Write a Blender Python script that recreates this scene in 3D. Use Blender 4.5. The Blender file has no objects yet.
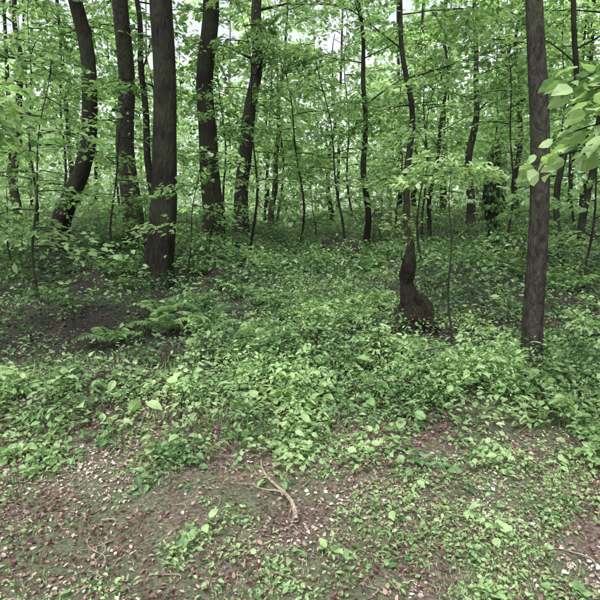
import bpy, math, numpy as np
from mathutils import Vector
rng=np.random.default_rng(7)
sc=bpy.context.scene
U=rng.uniform
# ---------------------------------------------------------------- terrain
def H(x,y):
    x=np.asarray(x,float); y=np.asarray(y,float)
    yy=np.clip(y-2,0,None)
    s=np.where(yy<34,0.088*yy,0.088*34+2.2*np.tanh((yy-34)/60))
    s=s+0.17/(1+np.exp(-(y-4.0-0.25*np.sin(1.1*x+.6)-.12*np.sin(2.9*x))/0.16))
    k=np.clip(y/6,0.25,1)
    b=.035*np.sin(1.7*x+.9*y)+.03*np.sin(2.3*y-1.2*x+1)+.018*np.sin(4.1*x+2.9*y+2)+.012*np.sin(7.3*x-5.1*y)
    b2=.16*np.sin(.31*x+.17*y+.5)+.1*np.sin(.23*y-.52*x+2)
    hol=-.2*np.exp(-(((x+2.6)/1.4)**2+((y-5.5)/.6)**2))-.16*np.exp(-(((x-2.0)/.8)**2+((y-5.4)/.5)**2))+.16*np.exp(-(((x+2.8)/1.6)**2+((y-6.6)/.45)**2))
    val=.45*(1-np.exp(-((x-.2)/5)**2))*np.clip((y-6)/6,0,1)
    return s+b*k+b2*np.clip((y-6)/10,0,1)+hol+val
def patch(x,y,f=1.0,p=0):
    return (np.sin(1.3*f*x+.7*f*y+p)+np.sin(2.1*f*y-1.1*f*x+2*p+1)+np.sin(2.9*f*x+1.9*f*y+3*p)+np.sin(4.3*f*x-3.7*f*y+p))/4
# ---------------------------------------------------------------- mesh builder
class MB:
    def __init__(s): s.V=[];s.F=[];s.M=[];s.A=[];s.n=0
    def add(s,v,f,m=0,a=0.5):
        v=np.asarray(v,float).reshape(-1,3);f=np.asarray(f,int).reshape(-1,4)
        s.V.append(v);s.F.append(f+s.n);s.M.append(np.full(len(f),m));
        s.A.append(np.broadcast_to(a,(len(v),)).astype(float));s.n+=len(v)
    def build(s,name,mats,parent=None,smooth=False):
        V=np.concatenate(s.V);F=np.concatenate(s.F);M=np.concatenate(s.M);A=np.concatenate(s.A)
        me=bpy.data.meshes.new(name)
        me.vertices.add(len(V));me.vertices.foreach_set('co',V.ravel().astype(np.float32))
        me.loops.add(F.size);me.loops.foreach_set('vertex_index',F.ravel().astype(np.int32))
        me.polygons.add(len(F));me.polygons.foreach_set('loop_start',np.arange(0,F.size,4,dtype=np.int32))
        me.polygons.foreach_set('loop_total',np.full(len(F),4,dtype=np.int32))
        me.polygons.foreach_set('material_index',M.astype(np.int32))
        me.polygons.foreach_set('use_smooth',np.full(len(F),smooth))
        at=me.attributes.new('v','FLOAT','POINT');at.data.foreach_set('value',A.astype(np.float32))
        me.update(calc_edges=True)
        for m in mats: me.materials.append(m)
        o=bpy.data.objects.new(name,me);sc.collection.objects.link(o)
        if parent: o.parent=parent
        return o
def nz(a): return a/np.maximum(np.linalg.norm(a,axis=-1,keepdims=True),1e-9)
T_LOW=(np.array([[0,0,0],[-.3,.35,.07],[-.22,.72,.03],[0,1,-.1],[.22,.72,.03],[.3,.35,.07]]),np.array([[0,3,2,1],[0,5,4,3]]))
T_HI=(np.array([[0,0,0],[0,.5,.02],[0,1,-.16],[-.27,.14,.05],[-.36,.5,.1],[-.15,.85,-.03],[.27,.14,.05],[.36,.5,.1],[.15,.85,-.03]]),
      np.array([[0,1,4,3],[1,2,5,4],[0,6,7,1],[1,7,8,2]]))
T_BLADE=(np.array([[-.5,0,0],[.5,0,0],[-.42,.4,.06],[.42,.4,.06],[-.28,.75,-.03],[.28,.75,-.03],[-.04,1,-.2],[.04,1,-.2]]),
      np.array([[0,1,3,2],[2,3,5,4],[4,5,7,6]]))
def leaves(mb,P,D,N,S,v,T=T_LOW,w=1.0,m=0):
    P=np.asarray(P);D=nz(D);X=nz(np.cross(D,N));N=np.cross(X,D)
    t,f=T;n=len(P);k=len(t)
    S=np.broadcast_to(S,(n,));w=np.broadcast_to(w,(n,))
    co=P[:,None]+S[:,None,None]*(X[:,None]*(t[None,:,0:1]*w[:,None,None])+D[:,None]*t[None,:,1:2]+N[:,None]*t[None,:,2:3])
    F=(f[None]+(np.arange(n)*k)[:,None,None]).reshape(-1,4)
    mb.add(co.reshape(-1,3),F,m,np.repeat(np.broadcast_to(v,(n,)),k))
def tube(mb,pts,rad,seg=8,m=0,lump=0.0,flare=0.0,ph=0.0,v=.5):
    pts=np.asarray(pts,float);rad=np.asarray(rad,float);n=len(pts)
    tan=nz(np.gradient(pts,axis=0));ref=np.array([1,0,0.])if abs(tan[0][2])>.6 else np.array([0,0,1.])
    A=nz(np.cross(tan,ref));B=np.cross(tan,A)
    th=np.linspace(0,2*np.pi,seg,endpoint=False)
    r=rad[:,None]*np.ones(seg)[None]
    if lump:
        z=np.arange(n)[:,None]
        r=r*(1+lump*(np.sin(3*th[None]+z*.35+ph)+.6*np.sin(5*th[None]-z*.6+2*ph)+.5*np.sin(2*th[None]+z*.9+ph)+.35*np.sin(9*th[None]+z*.2)))
    if flare:
        L=np.linalg.norm(pts-pts[0],axis=1)[:,None]
        r=r*(1+flare*np.exp(-L/ (2.2*rad[0]))*(1+.7*np.sin(5*th[None]+ph)+.3*np.sin(3*th[None]+2*ph)))
    co=pts[:,None]+r[...,None]*(np.cos(th)[None,:,None]*A[:,None]+np.sin(th)[None,:,None]*B[:,None])
    i=np.arange(n-1)[:,None]*seg;j=np.arange(seg)[None];j2=(j+1)%seg
    F=np.stack([i+j,i+j2,i+seg+j2,i+seg+j],-1).reshape(-1,4)
    mb.add(co.reshape(-1,3),F,m,v)
# ---------------------------------------------------------------- materials
def newmat(name):
    m=bpy.data.materials.new(name);m.use_nodes=True;nt=m.node_tree;nt.nodes.clear();return m,nt
def ND(nt,t,**k):
    n=nt.nodes.new(t)
    for a,b in k.items(): setattr(n,a,b)
    return n
def ramp(nt,stops):
    r=ND(nt,'ShaderNodeValToRGB');e=r.color_ramp.elements
    while len(e)<len(stops): e.new(.5)
    for q,(p,c) in zip(e,stops): q.position=p;q.color=(*c,1)
    return r
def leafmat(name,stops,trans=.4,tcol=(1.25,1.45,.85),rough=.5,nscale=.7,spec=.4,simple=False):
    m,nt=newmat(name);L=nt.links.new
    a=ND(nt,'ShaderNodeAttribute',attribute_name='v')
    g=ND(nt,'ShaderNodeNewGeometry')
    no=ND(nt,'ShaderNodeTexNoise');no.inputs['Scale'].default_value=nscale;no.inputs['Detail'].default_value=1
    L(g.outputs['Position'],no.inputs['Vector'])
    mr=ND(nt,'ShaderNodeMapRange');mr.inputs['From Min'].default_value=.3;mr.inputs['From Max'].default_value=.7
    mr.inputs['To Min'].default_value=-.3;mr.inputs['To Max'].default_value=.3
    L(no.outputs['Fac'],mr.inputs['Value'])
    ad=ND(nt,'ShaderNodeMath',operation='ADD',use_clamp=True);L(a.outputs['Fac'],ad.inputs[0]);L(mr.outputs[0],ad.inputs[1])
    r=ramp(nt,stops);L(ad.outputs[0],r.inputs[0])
    if simple:
        p=ND(nt,'ShaderNodeBsdfDiffuse');L(r.outputs[0],p.inputs['Color'])
    else:
        p=ND(nt,'ShaderNodeBsdfPrincipled');p.inputs['Roughness'].default_value=rough;p.inputs['Specular IOR Level'].default_value=spec
        L(r.outputs[0],p.inputs['Base Color'])
    tr=ND(nt,'ShaderNodeBsdfTranslucent')
    mu=ND(nt,'ShaderNodeMix',data_type='RGBA',blend_type='MULTIPLY');mu.inputs[0].default_value=1
    L(r.outputs[0],mu.inputs[6]);mu.inputs[7].default_value=(*tcol,1);L(mu.outputs[2],tr.inputs['Color'])
    mx=ND(nt,'ShaderNodeMixShader');mx.inputs[0].default_value=trans
    L(p.outputs[0],mx.inputs[1]);L(tr.outputs[0],mx.inputs[2])
    o=ND(nt,'ShaderNodeOutputMaterial');L((p if trans==0 else mx).outputs[0],o.inputs[0]);return m
def barkmat(name,dark,light,moss=.3,sc_=(9,9,1.6)):
    m,nt=newmat(name);L=nt.links.new
    g=ND(nt,'ShaderNodeNewGeometry')
    mp=ND(nt,'ShaderNodeMapping');mp.inputs['Scale'].default_value=sc_;L(g.outputs['Position'],mp.inputs[0])
    n1=ND(nt,'ShaderNodeTexNoise');n1.inputs['Scale'].default_value=2.2;n1.inputs['Detail'].default_value=8;n1.inputs['Roughness'].default_value=.65;L(mp.outputs[0],n1.inputs['Vector'])
    vo=ND(nt,'ShaderNodeTexVoronoi',feature='DISTANCE_TO_EDGE');vo.inputs['Scale'].default_value=2.5;L(mp.outputs[0],vo.inputs['Vector'])
    n2=ND(nt,'ShaderNodeTexNoise');n2.inputs['Scale'].default_value=1.7;n2.inputs['Detail'].default_value=6;L(g.outputs['Position'],n2.inputs['Vector'])
    r=ramp(nt,[(.32,dark),(.68,light)]);L(n1.outputs['Fac'],r.inputs[0])
    rm=ramp(nt,[(.42,(0,0,0)),(.6,(moss,)*3)]);L(n2.outputs['Fac'],rm.inputs[0])
    mx=ND(nt,'ShaderNodeMix',data_type='RGBA');L(rm.outputs[0],mx.inputs[0]);L(r.outputs[0],mx.inputs[6]);mx.inputs[7].default_value=(.035,.045,.024,1)
    p=ND(nt,'ShaderNodeBsdfPrincipled');p.inputs['Roughness'].default_value=.9;p.inputs['Specular IOR Level'].default_value=.15;L(mx.outputs[2],p.inputs['Base Color'])
    h=ND(nt,'ShaderNodeMath',operation='MULTIPLY_ADD');L(vo.outputs['Distance'],h.inputs[0]);h.inputs[1].default_value=.8;L(n1.outputs['Fac'],h.inputs[2])
    b=ND(nt,'ShaderNodeBump');b.inputs['Strength'].default_value=1;b.inputs['Distance'].default_value=.06;L(h.outputs[0],b.inputs['Height']);L(b.outputs[0],p.inputs['Normal'])
    o=ND(nt,'ShaderNodeOutputMaterial');L(p.outputs[0],o.inputs[0]);return m
bark=barkmat('bark_dark',(.006,.005,.005),(.028,.024,.021),.6)
bark2=barkmat('bark_grey',(.01,.009,.008),(.058,.052,.045),.6,(9,9,3))
rot=barkmat('rotten_wood',(.004,.003,.003),(.02,.013,.011),.5,(8,8,3))
twigm=barkmat('twig_bark',(.25,.19,.14),(.5,.42,.34),0)
G1=leafmat('canopy_leaves',[(0,(.06,.115,.05)),(.5,(.15,.245,.11)),(1,(.28,.38,.21))],.5,simple=True)
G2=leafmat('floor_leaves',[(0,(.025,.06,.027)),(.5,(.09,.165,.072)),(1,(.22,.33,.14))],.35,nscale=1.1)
G3=leafmat('roadside_leaves',[(0,(.05,.11,.045)),(.5,(.155,.26,.11)),(1,(.32,.44,.22))],.4,nscale=1.5)
G4=leafmat('distant_leaves_haze_tint',[(0,(.2,.31,.17)),(.5,(.34,.46,.28)),(1,(.5,.6,.42))],.55,nscale=.25,simple=True)  # greens paled so distance haze is painted into the leaf colour
GR=leafmat('grass_blades',[(0,(.1,.15,.07)),(.5,(.18,.27,.12)),(1,(.32,.39,.22))],.3,nscale=2,simple=True)
DL=leafmat('dead_leaves',[(0,(.06,.033,.028)),(.4,(.17,.1,.09)),(.75,(.3,.21,.19)),(1,(.45,.39,.35))],0,(1,.9,.8),.7,2,.2,simple=True)
# ground material
m,nt=newmat('forest_floor');L=nt.links.new
g=ND(nt,'ShaderNodeNewGeometry')
def noise(s,d=6,r=.6):
    n=ND(nt,'ShaderNodeTexNoise');n.inputs['Scale'].default_value=s;n.inputs['Detail'].default_value=d;n.inputs['Roughness'].default_value=r;L(g.outputs['Position'],n.inputs['Vector']);return n
na,nb,nc=noise(1.3),noise(30,8,.8),noise(60,4)
rs=ramp(nt,[(.38,(.04,.025,.02)),(.5,(.16,.11,.095)),(.62,(.4,.32,.28))]);L(nb.outputs[0],rs.inputs[0])
rg=ramp(nt,[(.3,(.04,.07,.028)),(.7,(.2,.27,.13))]);L(nc.outputs[0],rg.inputs[0])
rf=ramp(nt,[(.42,(0,0,0)),(.58,(.8,.8,.8))]);L(na.outputs[0],rf.inputs[0])
mx=ND(nt,'ShaderNodeMix',data_type='RGBA');L(rf.outputs[0],mx.inputs[0]);L(rs.outputs[0],mx.inputs[6]);L(rg.outputs[0],mx.inputs[7])
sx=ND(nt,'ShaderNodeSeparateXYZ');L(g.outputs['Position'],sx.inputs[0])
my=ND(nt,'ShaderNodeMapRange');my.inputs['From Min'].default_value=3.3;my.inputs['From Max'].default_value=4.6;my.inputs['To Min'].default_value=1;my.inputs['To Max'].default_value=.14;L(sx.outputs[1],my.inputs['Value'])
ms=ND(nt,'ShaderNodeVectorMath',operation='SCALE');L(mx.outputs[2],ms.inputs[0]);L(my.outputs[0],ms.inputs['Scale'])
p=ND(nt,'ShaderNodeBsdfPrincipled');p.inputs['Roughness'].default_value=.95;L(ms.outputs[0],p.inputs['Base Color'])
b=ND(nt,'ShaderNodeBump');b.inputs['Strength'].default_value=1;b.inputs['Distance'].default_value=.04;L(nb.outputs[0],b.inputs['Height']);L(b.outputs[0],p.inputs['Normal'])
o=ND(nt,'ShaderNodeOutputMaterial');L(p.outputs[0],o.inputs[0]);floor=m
# ---------------------------------------------------------------- ground
u=np.linspace(-1,1,361);gx=320*np.sinh(u*5.2)/np.sinh(5.2)
u=np.linspace(-1,1,421);gy=6+400*np.sinh(u*5.2)/np.sinh(5.2)
X,Y=np.meshgrid(gx,gy);Z=H(X,Y)
nx,ny=len(gx),len(gy);i=np.arange(ny-1)[:,None]*nx+np.arange(nx-1)[None]
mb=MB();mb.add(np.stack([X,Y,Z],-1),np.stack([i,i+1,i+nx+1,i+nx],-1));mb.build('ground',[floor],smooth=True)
# ---------------------------------------------------------------- foliage helpers
def spray(wood,leaf,o,az,L,pitch,n,size,v0=.5,wf=.45,wr=.012,T=T_LOW,mleaf=0,droop=.3):
    o=np.asarray(o,float)
    d=np.array([math.sin(az),math.cos(az),0]);sd=np.array([d[1],-d[0],0])
    def axis(t): return o+np.outer(t*L*math.cos(pitch),d)+np.outer(L*(t*math.sin(pitch)-droop*t*t),[0,0,1])
    t=U(.12,1,n)**.8
    w=wf*L*np.sin(np.pi*np.clip(t,.05,.97))**.7+.03*L
    s=U(-1,1,n);P=axis(t)+np.outer(s*w,sd)+np.outer(-.12*L*s*s,[0,0,1])+rng.normal(0,1,(n,3))*[.02*L+.01,.02*L+.01,.05*L+.01]
    D=d*.8+np.outer(np.sign(s)*.7,sd)+rng.normal(0,.35,(n,3))+[0,0,-.25]
    N=np.array([0,0,1.])+rng.normal(0,.5,(n,3))
    leaves(leaf,P,D,N,size*U(.55,1.3,n),v0+rng.normal(0,.17,n),T,U(.8,1.15,n),mleaf)
    if wood is not None:
        tt=np.linspace(0,1,5);tube(wood,axis(tt),wr*(1-.8*tt),4)
        for k in range(4):
            t0=.2+.18*k;a=axis(np.array([t0]))[0];sg=1 if k%2 else -1
            e=a+d*.25*L+sd*sg*wf*L*.8+[0,0,-.08*L]
            tube(wood,[a,(a+e)/2+[0,0,.02*L],e],[wr*.5,wr*.35,wr*.12],3)
def tree(name,x,y,r,h,lean=(0,0),low=4.5,nl=9,mat=bark,mid=None,ls=.14,seg=18,v0=.5,wig=.06,spn=4,ln=(1.8,3.4),hc=None):
    z=float(H(x,y))
    if mid is None: mid=(x+lean[0]*.4+U(-wig,wig),y+lean[1]*.4,z+h*.25)
    c=[(x,y,z-.25),(x+.1*lean[0],y,z+.6),mid,(x+lean[0],y+lean[1],z+h*.5),(x+lean[0]*1.3+U(-.4,.4),y+lean[1]*1.3+U(-.4,.4),z+h)]
    c=np.array(c);zz=np.linspace(z-.25,z+h,34)
    P=np.stack([np.interp(zz,c[:,2],c[:,j]) for j in range(3)],1)
    for _ in range(4): P[1:-1]=(P[:-2]+2*P[1:-1]+P[2:])/4
    P[:,0]+=wig*.5*np.sin(zz*1.1+x*3)*np.clip(zz-z,0,1)+wig*.25*np.sin(zz*2.3+x);P[:,1]+=wig*.4*np.cos(zz*.9+x)*np.clip(zz-z,0,1)
    s=np.linspace(0,1,34);R=r*(1-.88*s**1.1)
    wood=MB();lf=MB()
    tube(wood,P,R,seg,0,.05,.6,ph=x*3+y)
    for k in range(nl):
        hz=low+(h-low)*((k+U(0,1))/nl)**1.3*.96
        q=np.array([np.interp(z+hz,P[:,2],P[:,j]) for j in range(3)])
        az=k*2.4+U(-.5,.5);L=U(*ln)*(1-.45*(hz/h)**2);rr=r*.26*(1-.7*hz/h)
        d=np.array([math.sin(az),math.cos(az),0]);up=U(-.05,.5)
        tt=np.linspace(0,1,6);A=q+np.outer(tt*L,d)+np.outer(L*up*np.sin(tt*1.5),[0,0,1])+rng.normal(0,.03,(6,3))*tt[:,None]
        tube(wood,A,rr*(1-.85*tt)+.004,6)
        for j in range(spn):
            b=A[2+j%4];spray(wood,lf,b,az+U(-1.3,1.3),U(.8,1.6)*L*.5,U(-.3,.3),int(U(50,80)),ls,v0+U(-.18,.18),wr=.01)
    o=wood.build(name,[mat],smooth=True)
    if lf.n: lf.build('crown_leaves',[G1],parent=o)
    return o
def px(x_px,d): return (x_px-300)/520*d
tree('deciduous_tree',-5.05,11.,.18,15,low=3.8,mid=(-4.3,11.,3.9),lean=(.55,0),wig=.24)
tree('deciduous_tree',-3.95,12.5,.23,17,mat=bark2,lean=(-.35,0),low=5.2,wig=.12)
tree('deciduous_tree',-2.5,9.,.225,17,lean=(.35,0),low=5.4,mid=(-2.26,9.,3.3),wig=.09)
tree('deciduous_tree',-2.35,14.,.27,18,lean=(.15,0),low=5.2,wig=.12)
tree('deciduous_tree',-2.02,17.,.24,16,mat=bark2,lean=(.8,0),low=3.8,v0=.6,wig=.15)
tree('deciduous_tree',2.07,4.55,.09,11,mat=bark2,lean=(-.1,.1),low=4.3,nl=8,ls=.1,wig=.06,ln=(1,2.2),seg=16)
tree('deciduous_tree',-4.5,16,.12,13,lean=(-.3,0),low=4,wig=.15)
for (xp,d,r,ln) in [(272,25,.15,.5),(366,17,.11,-.3),(408,14,.1,-.3),(426,18,.08,.4),(470,20,.16,0),
                    (560,10,.065,-.15),(580,13,.09,.4),(330,30,.15,.1),(20,19,.16,.5),(515,21,.12,-.3),(640,12,.2,0),(-60,8,.2,0),(690,7,.18,0)]:
    tree('slender_tree',px(xp,d),d,r,U(10,14),(ln,0),low=U(2.8,4),nl=9,seg=10,mat=bark,wig=.18,spn=4,v0=.65,ls=.16)
def snag(x,y,h,r,prof,lean=0,jag=.1,seg=20):
    z=float(H(x,y));wood=MB();n=len(prof)
    f=np.linspace(0,n-1,40);zz=np.linspace(-.12,h,40);R=r*np.interp(f,range(n),[p[0] for p in prof]);ox=np.interp(f,range(n),[p[1] for p in prof])
    for a in (R,ox): a[1:-1]=(a[:-2]+2*a[1:-1]+a[2:])/4
    P=np.stack([x+ox+lean*zz,np.full(40,y),z+zz],1)
    tube(wood,P,R,seg,0,.09,.35,ph=x)
    V=wood.V[0];V[-seg:,2]+=U(-jag,jag,seg);V[-2*seg:-seg,2]+=U(-jag*.4,jag*.4,seg)
    c=P[-1]-[0,0,.12]
    ring=V[-seg:]*.35+c*.65;j=np.arange(seg)
    wood.add(np.concatenate([V[-seg:],ring]),np.stack([j,(j+1)%seg,seg+(j+1)%seg,seg+j],1))
    wood.add(np.concatenate([ring,ring*.02+c*.98-[0,0,.05]]),np.stack([j,(j+1)%seg,seg+(j+1)%seg,seg+j],1))
    return wood,P,R
w,P,R=snag(1.33,6.15,.97,.18,[(1.15,.05),(1.05,.05),(.85,.02),(.55,-.03),(.38,-.06),(.5,-.05),(.36,-.04),(.2,-.02)])
tube(w,[(1.38,6.1,H(1.4,6.1)+.36),(1.48,6.05,H(1.4,6.1)+.26),(1.55,6.0,H(1.6,6)-.03)],[.09,.085,.06],8,0,.12)
tube(w,[(1.28,6.15,H(1.3,6.1)+.68),(1.2,6.1,H(1.3,6.1)+.8)],[.03,.01],6)
w.build('tree_stump',[rot],smooth=True)
w,P,R=snag(px(490,12.5),12.5,2.5,.15,[(.9,0),(.6,.02),(.75,0),(1.1,-.05),(1.3,-.05),(1.0,0),(.35,.05)],jag=.25)
sn=w.build('ivy_covered_snag',[bark],smooth=True)
lf=MB();n=700;k=rng.integers(6,40,n);a=U(0,6.28,n);O=np.stack([np.cos(a),np.sin(a),np.zeros(n)],1)
leaves(lf,P[k]+O*(R[k]+.05)[:,None]+rng.normal(0,.09,(n,3)),O*.3+[0,0,-1]+rng.normal(0,.3,(n,3)),O+rng.normal(0,.3,(n,3)),U(.07,.13,n),U(.0,.6,n))
lf.build('ivy_leaves',[G1],parent=sn)
def log(name,a,b,r,mat=rot):
    wd=MB();t=np.linspace(0,1,18);A=np.array(a);B=np.array(b)
    P=A+np.outer(t,B-A);P[:,2]=H(P[:,0],P[:,1])+r*.4+.03*np.sin(t*5);P[:,1]+=.06*np.sin(t*6)
    R=r*(1-.35*t);R[0]*=.3;R[-1]*=.3
    tube(wd,P,R,12,0,.09)
    wd.build(name,[mat],smooth=True)
log('fallen_log',(.7,13.2,0),(1.5,13.5,0),.36)
# ---------------------------------------------------------------- understory saplings
def sapling(name,x,y,h,n,L,ls,v0=.5,low=.25,lean=0,nl=60,T=T_LOW,mat=G1,azs=None):
    z=float(H(x,y));wood=MB();lf=MB();s=np.linspace(0,1,14)
    P=np.stack([x+lean*s*s+.05*h*.3*np.sin(s*5+x)+.012*h*np.sin(s*11+x),y+.04*h*.3*np.cos(s*4+x),z-.05+h*s],1)
    tube(wood,P,(.005+.0055*h)*(1-.85*s),7)
    for k in range(n):
        f=low+(1-low)*(k+.5)/n;q=np.array([np.interp(f,s,P[:,j]) for j in range(3)])
        az=azs[k%len(azs)]+U(-.3,.3) if azs else k*2.4+U(-.4,.4)
        spray(wood,lf,q,az,L*U(.6,1.1)*(1.15-.6*f),U(0,.45),int(nl*U(.7,1.2)),ls,v0+U(-.2,.2),wr=.003+.002*h,T=T)
    o=wood.build(name,[bark],smooth=True);lf.build('leaves',[mat],parent=o);return o
sap=[(px(38,7),7,3.1,10,1.6,.1,.6),(px(95,9),10,3.7,11,1.9,.12,.5),(px(185,8),8.2,2.4,7,1.1,.09,.6),(px(255,13),13,6,13,1.9,.14,.65),
 (px(300,17),17,7,14,2.5,.17,.75),(px(345,13),15,6,11,1.9,.15,.7),(px(230,20),20,8,16,2.6,.2,.7),(px(455,13),16,6.5,12,2.2,.16,.7),
 (px(520,11),11.5,4.8,11,1.7,.13,.65),(px(590,8),8,3.4,10,1.5,.11,.65),(px(400,22),22,8,14,2.8,.2,.8),(px(150,18),20,8,16,2.8,.2,.75),
 (px(50,15),16,7,15,2.6,.17,.7),(px(585,16),17,7,15,2.6,.17,.75),(px(-60,7),8,4,12,2,.12,.5),(px(10,11),12,5.5,14,2.2,.14,.65),(px(350,26),26,10,18,3.4,.24,.9),(px(500,24),25,10,18,3.4,.24,.85),(px(280,24),25,11,18,3.4,.24,.9),
 (px(120,26),27,11,20,3.4,.24,.8),(px(205,11),12.2,3.6,9,1.6,.11,.6),(px(430,10),11,4.2,9,1.4,.11,.75),(px(560,26),27,11,20,3.4,.24,.8),(px(330,9),19,3,10,2,.16,.8),(px(460,9),18,2.5,10,1.8,.15,.7),
 (px(10,9),9,2.,9,1.3,.11,.55),(px(115,9),11,1.8,8,1.3,.11,.6),(px(545,9),9.5,1.6,8,1.1,.1,.55)]
for (x,y,h,n,L,ls,v) in sap: sapling('sapling_tree',x,y,h,n,L,ls,v+.05,low=.22,nl=75,lean=U(-.12,.12)*h)
sapling('hornbeam_sapling',1.62,5.6,2.12,4,1.0,.07,1.05,low=.88,nl=160,azs=[-1.7,-1.2,1.6,-2.0],mat=G3)
sapling('hazel_shrub',2.02,2.95,2.66,12,.95,.115,1.05,low=.78,nl=26,T=T_HI,mat=G3,azs=[-1.6,-1.9,1.4,-1.3,.3])
sapling('hazel_shrub',-3.15,4.7,2.75,9,1.15,.1,.95,low=.8,nl=48,T=T_HI,mat=G3,azs=[1.6,1.2,2.0,-1.5,.2])
# knee-high bushes through the bank
for (x,y,h) in [(-.15,4.75,.5),(.75,4.9,.55),(1.15,4.5,.45),(1.75,5.0,.5),(2.6,4.7,.6),(-.9,4.9,.4),(3.2,5.6,.6),(.2,5.7,.45),(-3.9,4.5,.4)]:
    sapling('leafy_bush',x,y,h,11,.34,.05,U(.6,.85),low=.2,nl=38,mat=G3)
# ---------------------------------------------------------------- distant woodland
wood=MB();lf=MB()
for k in range(76):
    y=U(26,70);x=U(-.85,.85)*y
    z=float(H(x,y));h=U(12,22);r=U(.08,.2);s=np.linspace(0,1,8)
    P=np.stack([x+U(-.8,.8)*s,y+0*s,z-.2+h*s],1);tube(wood,P,r*(1-.8*s),7)
    for q in range(14):
        f=U(.1,1);b=np.array([np.interp(f,s,P[:,j]) for j in range(3)])
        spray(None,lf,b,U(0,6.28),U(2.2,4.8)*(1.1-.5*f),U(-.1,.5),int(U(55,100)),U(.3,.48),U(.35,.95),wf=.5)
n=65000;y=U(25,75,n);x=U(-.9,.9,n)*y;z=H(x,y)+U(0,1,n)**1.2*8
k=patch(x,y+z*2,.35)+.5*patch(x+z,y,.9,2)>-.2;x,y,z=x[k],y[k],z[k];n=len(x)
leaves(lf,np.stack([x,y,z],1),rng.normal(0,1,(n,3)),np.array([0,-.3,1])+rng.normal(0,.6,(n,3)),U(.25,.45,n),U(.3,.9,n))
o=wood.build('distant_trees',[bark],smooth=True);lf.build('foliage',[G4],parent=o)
# ---------------------------------------------------------------- ground plants
def plants(mb,x,y,hmin,hmax,nl,size,v0,T=T_LOW,spread=.16):
    z=H(x,y);n=len(x);hh=U(hmin,hmax,n);idx=np.repeat(np.arange(n),rng.integers(int(nl*.5),int(nl*1.4)+1,n));m=len(idx)
    a=U(0,6.28,m);r=np.sqrt(U(0,1,m))*spread*U(.6,1.4,n)[idx]
    O=np.stack([np.cos(a),np.sin(a),np.zeros(m)],1)
    lv=U(.2,1,m)
    P=np.stack([x[idx],y[idx],z[idx]+hh[idx]*lv*(1-.35*(r/spread)**2)],1)+O*r[:,None]
    D=O+np.stack([np.zeros(m),np.zeros(m),U(-.6,.6,m)],1)+rng.normal(0,.25,(m,3))
    N=np.array([0,0,1.])+rng.normal(0,.4,(m,3))
    S=size*U(.5,1.35,m)*U(.55,1.5,n)[idx]
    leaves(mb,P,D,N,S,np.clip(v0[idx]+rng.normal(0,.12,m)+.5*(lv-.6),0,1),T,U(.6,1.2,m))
    k=min(n,6000);sx=np.stack([x[:k],y[:k],z[:k]],1)
    leaves(mb,sx,np.stack([U(-.2,.2,k),U(-.2,.2,k),np.ones(k)],1),np.stack([U(-1,1,k),np.ones(k),np.zeros(k)],1),hh[:k],.15,T_BLADE,.012)
mb=MB()
n=5200;x=U(-5.5,5.5,n);y=U(3.1,5.3,n)
cy=4.18+.2*np.sin(1.1*x+.6);wd=np.where(x<-.9,.34,.5)
dens=np.exp(-((y-cy)/wd)**2)*(.95+.9*patch(x,y,2.3,1))
k=U(0,1,n)<dens;x,y=x[k],y[k];v=np.clip(.62+.5*patch(x,y,2,4),0,1)
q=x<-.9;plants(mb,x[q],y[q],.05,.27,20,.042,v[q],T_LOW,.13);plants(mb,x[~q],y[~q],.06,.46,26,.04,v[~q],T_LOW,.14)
k=U(0,1,len(x))<.1;plants(mb,x[k]+.1,y[k],.12,.34,9,.08,np.full(k.sum(),.8),T_HI,.14)
n=190;x=rng.choice([-.85,-1.75,1.35,2.0,2.4,.6,-2.5,-.1],n)+rng.normal(0,.12,n);y=3.3+rng.normal(0,.14,n);plants(mb,x,y,.05,.22,12,.045,U(.5,.9,n),T_HI,.09)
n=14;x=2.35+rng.normal(0,.12,n);y=3.6+rng.normal(0,.15,n);plants(mb,x,y,.2,.4,8,.12,np.full(n,1.),T_HI,.12)
n=6500;x=U(-3.4,3.4,n);y=U(1.4,3.7,n);k=patch(x,y,1.7,9)+.6*patch(x,y,5,2)>U(-.25,.3,n);k&=~((x<-1.2)&(y>2.3)&(y<3.3)&(U(0,1,n)<.85))
plants(mb,x[k],y[k],.012,.08,10,.021,U(.5,1,k.sum()),T_LOW,.06)
n=260;x=U(-2.4,2.6,n);y=U(1.9,3.6,n);k=(patch(x,y,1.7,9)>0)&(x>-1.1);plants(mb,x[k],y[k],.04,.14,9,.04,U(.4,.9,k.sum()),T_HI,.07)
mb.build('roadside_undergrowth',[G3])
mb=MB()
n=16000;y=4.8+32*U(0,1,n)**1.35;x=U(-.75,.75,n)*(y+2)
p=patch(x,y,.9,2)*.55+patch(x,y,.33,5)*.35+patch(x,y,2.1,7)*.4
hollow=1.1*np.exp(-(((x+2.9)/1.5)**2+((y-5.3)/.5)**2)**1.5)+np.exp(-(((x-2.1)/1.)**2+((y-5.3)/.45)**2))+.8*np.exp(-(((x+3.9)/1.3)**2+((y-7.6)/.8)**2))+.7*np.exp(-(((x+1.6)/.8)**2+((y-10)/1.)**2))
k=(U(-.75,.45,n)<p)&(U(0,1,n)>hollow);x,y,p=x[k],y[k],p[k]
near=y<9.5
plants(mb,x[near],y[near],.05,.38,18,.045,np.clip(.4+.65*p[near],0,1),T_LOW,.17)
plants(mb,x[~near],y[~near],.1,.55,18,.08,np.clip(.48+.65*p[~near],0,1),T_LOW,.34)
n=520;x=.3+rng.normal(0,.42,n);y=6.7+rng.normal(0,.55,n);plants(mb,x,y,.08,.36,15,.04,np.full(n,1.),T_LOW,.1)
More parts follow.
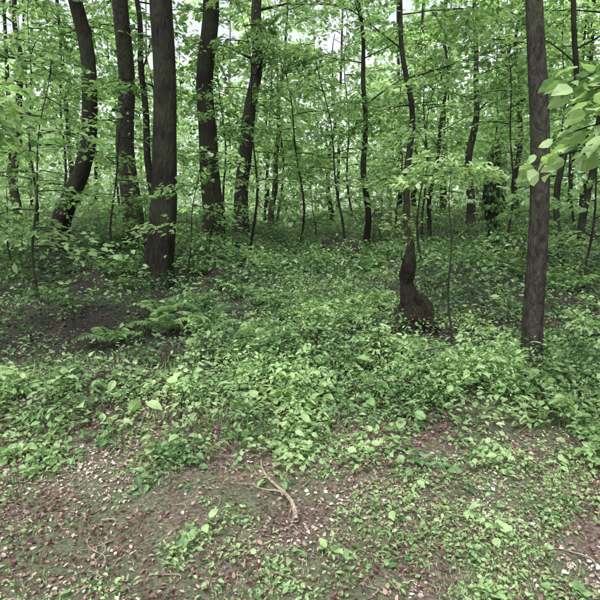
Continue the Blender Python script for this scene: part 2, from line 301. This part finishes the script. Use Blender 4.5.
n=260;y=5.9+9*U(0,1,n);x=U(-.65,.65,n)*y;plants(mb,x,y,.4,.75,26,.065,U(.3,.9,n),T_LOW,.22)
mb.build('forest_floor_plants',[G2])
mb=MB()
def fern(x,y,L,v,nf=9):
    z=float(H(x,y));a0=U(0,6)
    for f in range(nf):
        a=a0+f*6.283/nf+U(-.25,.25);l=L*U(.7,1.15);d=np.array([math.cos(a),math.sin(a),0]);s=np.array([-d[1],d[0],0]);st=U(.9,1.35)
        t=np.linspace(.12,1,20);A=np.array([x,y,z])+np.outer(l*t*.8,d)+np.outer(l*(st*t-.85*t*t),[0,0,1])
        w=l*.22*np.sin(np.pi*t**.75)+.01
        for sg in (-1,1):
            leaves(mb,A,sg*s+d*.35+rng.normal(0,.08,(20,3))-[0,0,.2],np.tile([0,0,1.],(20,1))-d*.3*t[:,None]+rng.normal(0,.12,(20,3)),w,v+U(-.12,.12),T_LOW,.45)
for k in range(110):
    y=5.9+14*U()**1.1;x=U(-.7,.7)*y
    fern(x,y,U(.35,.6),U(.3,.85),int(U(5,9)))
for (x,y) in [(.1,6.5),(.45,6.8),(.7,6.4),(-.2,7.),(.3,7.1),(.9,6.9),(1.0,5.2),(-.5,5.3)]: fern(x,y,.45,1.)
mb.build('ferns',[G2])
mb=MB()
def grass(x,y,hm,w=.006,v=.55):
    n=len(x);P=np.stack([x,y,H(x,y)-.005],1);a=U(0,6.28,n);O=np.stack([np.cos(a),np.sin(a),np.zeros(n)],1)
    D=O*U(.1,1.5,n)[:,None]+[0,0,1];h=hm*U(.3,1.3,n)
    leaves(mb,P,D,np.stack([O[:,0],O[:,1],np.full(n,.4)],1),h,np.clip(v+rng.normal(0,.2,n),0,1),T_BLADE,w/h*U(.7,1.6,n))
n=90000;x=U(-3.6,3.6,n);y=U(1.3,4.4,n)
q=patch(x,y,1.7,9)+.5*patch(x,y,6,1);k=U(0,.8,n)<q+np.where(y<2.4,.2,-.15);grass(x[k],y[k],.036,.005,.75)
n=7000;x=U(-6,6,n);y=U(3.6,5.,n);k=patch(x,y,1.6,6)>.2;grass(x[k],y[k],.14,.006,.5)
mb.build('grass',[GR])
mb=MB()
n=66000;x=U(-4,4,n);y=U(1.2,4.6,n);k=U(-.8,.3,n)<patch(x,y,1.9,8)+.5*(x<-1);x,y=x[k],y[k];n=len(x)
leaves(mb,np.stack([x,y,H(x,y)+U(.002,.02,n)],1),np.stack([U(-1,1,n),U(-1,1,n),U(-.3,.5,n)],1),np.array([0,0,1.])+rng.normal(0,.5,(n,3)),U(.008,.034,n),np.clip(U(-.1,.95,n)+.3*patch(x,y,2,1),0,1),T_LOW,U(.35,1.3,n))
n=18000;y=5+18*U(0,1,n)**1.4;x=U(-.75,.75,n)*y
leaves(mb,np.stack([x,y,H(x,y)+U(.002,.03,n)],1),np.stack([U(-1,1,n),U(-1,1,n),U(-.2,.2,n)],1),np.array([0,0,1.])+rng.normal(0,.3,(n,3)),U(.03,.07,n),U(-.2,.25,n),T_LOW,U(.4,1.2,n))
mb.build('leaf_litter',[DL])
mb=MB()
def twig(x,y,a,L,r):
    t=np.linspace(0,1,9);P=np.stack([x+math.sin(a)*L*t+.03*np.sin(t*6),y+math.cos(a)*L*t,0*t],1);P[:,2]=H(P[:,0],P[:,1])+r+.012+.01*np.sin(t*7);tube(mb,P,r*(1-.7*t),6)
for k in range(160): twig(U(-3,3),U(1.6,4.6),U(0,6.28),U(.06,.3),U(.0015,.005))
mb.build('fallen_twigs',[twigm])
mb=MB();twig(-.02,2.62,-.35,.66,.014);twig(-.1,2.85,-1.0,.2,.007);mb.V=[v+[0,0,.02] for v in mb.V];mb.build('fallen_branch',[twigm])
# ---------------------------------------------------------------- light
az,el=math.radians(200),math.radians(58)
w=bpy.data.worlds.new('World');sc.world=w;w.use_nodes=True;nt=w.node_tree;bg=nt.nodes['Background']
sky=nt.nodes.new('ShaderNodeTexSky');sky.sky_type='NISHITA';sky.sun_disc=False;sky.sun_elevation=el;sky.sun_rotation=az;sky.dust_density=4;sky.air_density=1
hs=nt.nodes.new('ShaderNodeHueSaturation');hs.inputs['Saturation'].default_value=.25;hs.inputs['Value'].default_value=2.2
nt.links.new(sky.outputs[0],hs.inputs['Color']);nt.links.new(hs.outputs[0],bg.inputs[0]);bg.inputs[1].default_value=.15
sl=bpy.data.lights.new('sun','SUN');sl.energy=4.3;sl.angle=math.radians(12);sl.color=(1,.97,.9)
so=bpy.data.objects.new('sun',sl);sc.collection.objects.link(so)
dv=Vector((math.sin(az)*math.cos(el),math.cos(az)*math.cos(el),math.sin(el)));so.rotation_euler=dv.to_track_quat('Z','Y').to_euler()
cd=bpy.data.cameras.new('camera');cd.lens=31.2;cd.sensor_width=36;cd.clip_end=2000;cd.clip_start=.05
co=bpy.data.objects.new('camera',cd);sc.collection.objects.link(co);co.location=(0,0,1.6);co.rotation_euler=(math.radians(90-6.6),0,0);sc.camera=co
sc.view_settings.view_transform='Standard';sc.view_settings.look='None';sc.view_settings.exposure=0
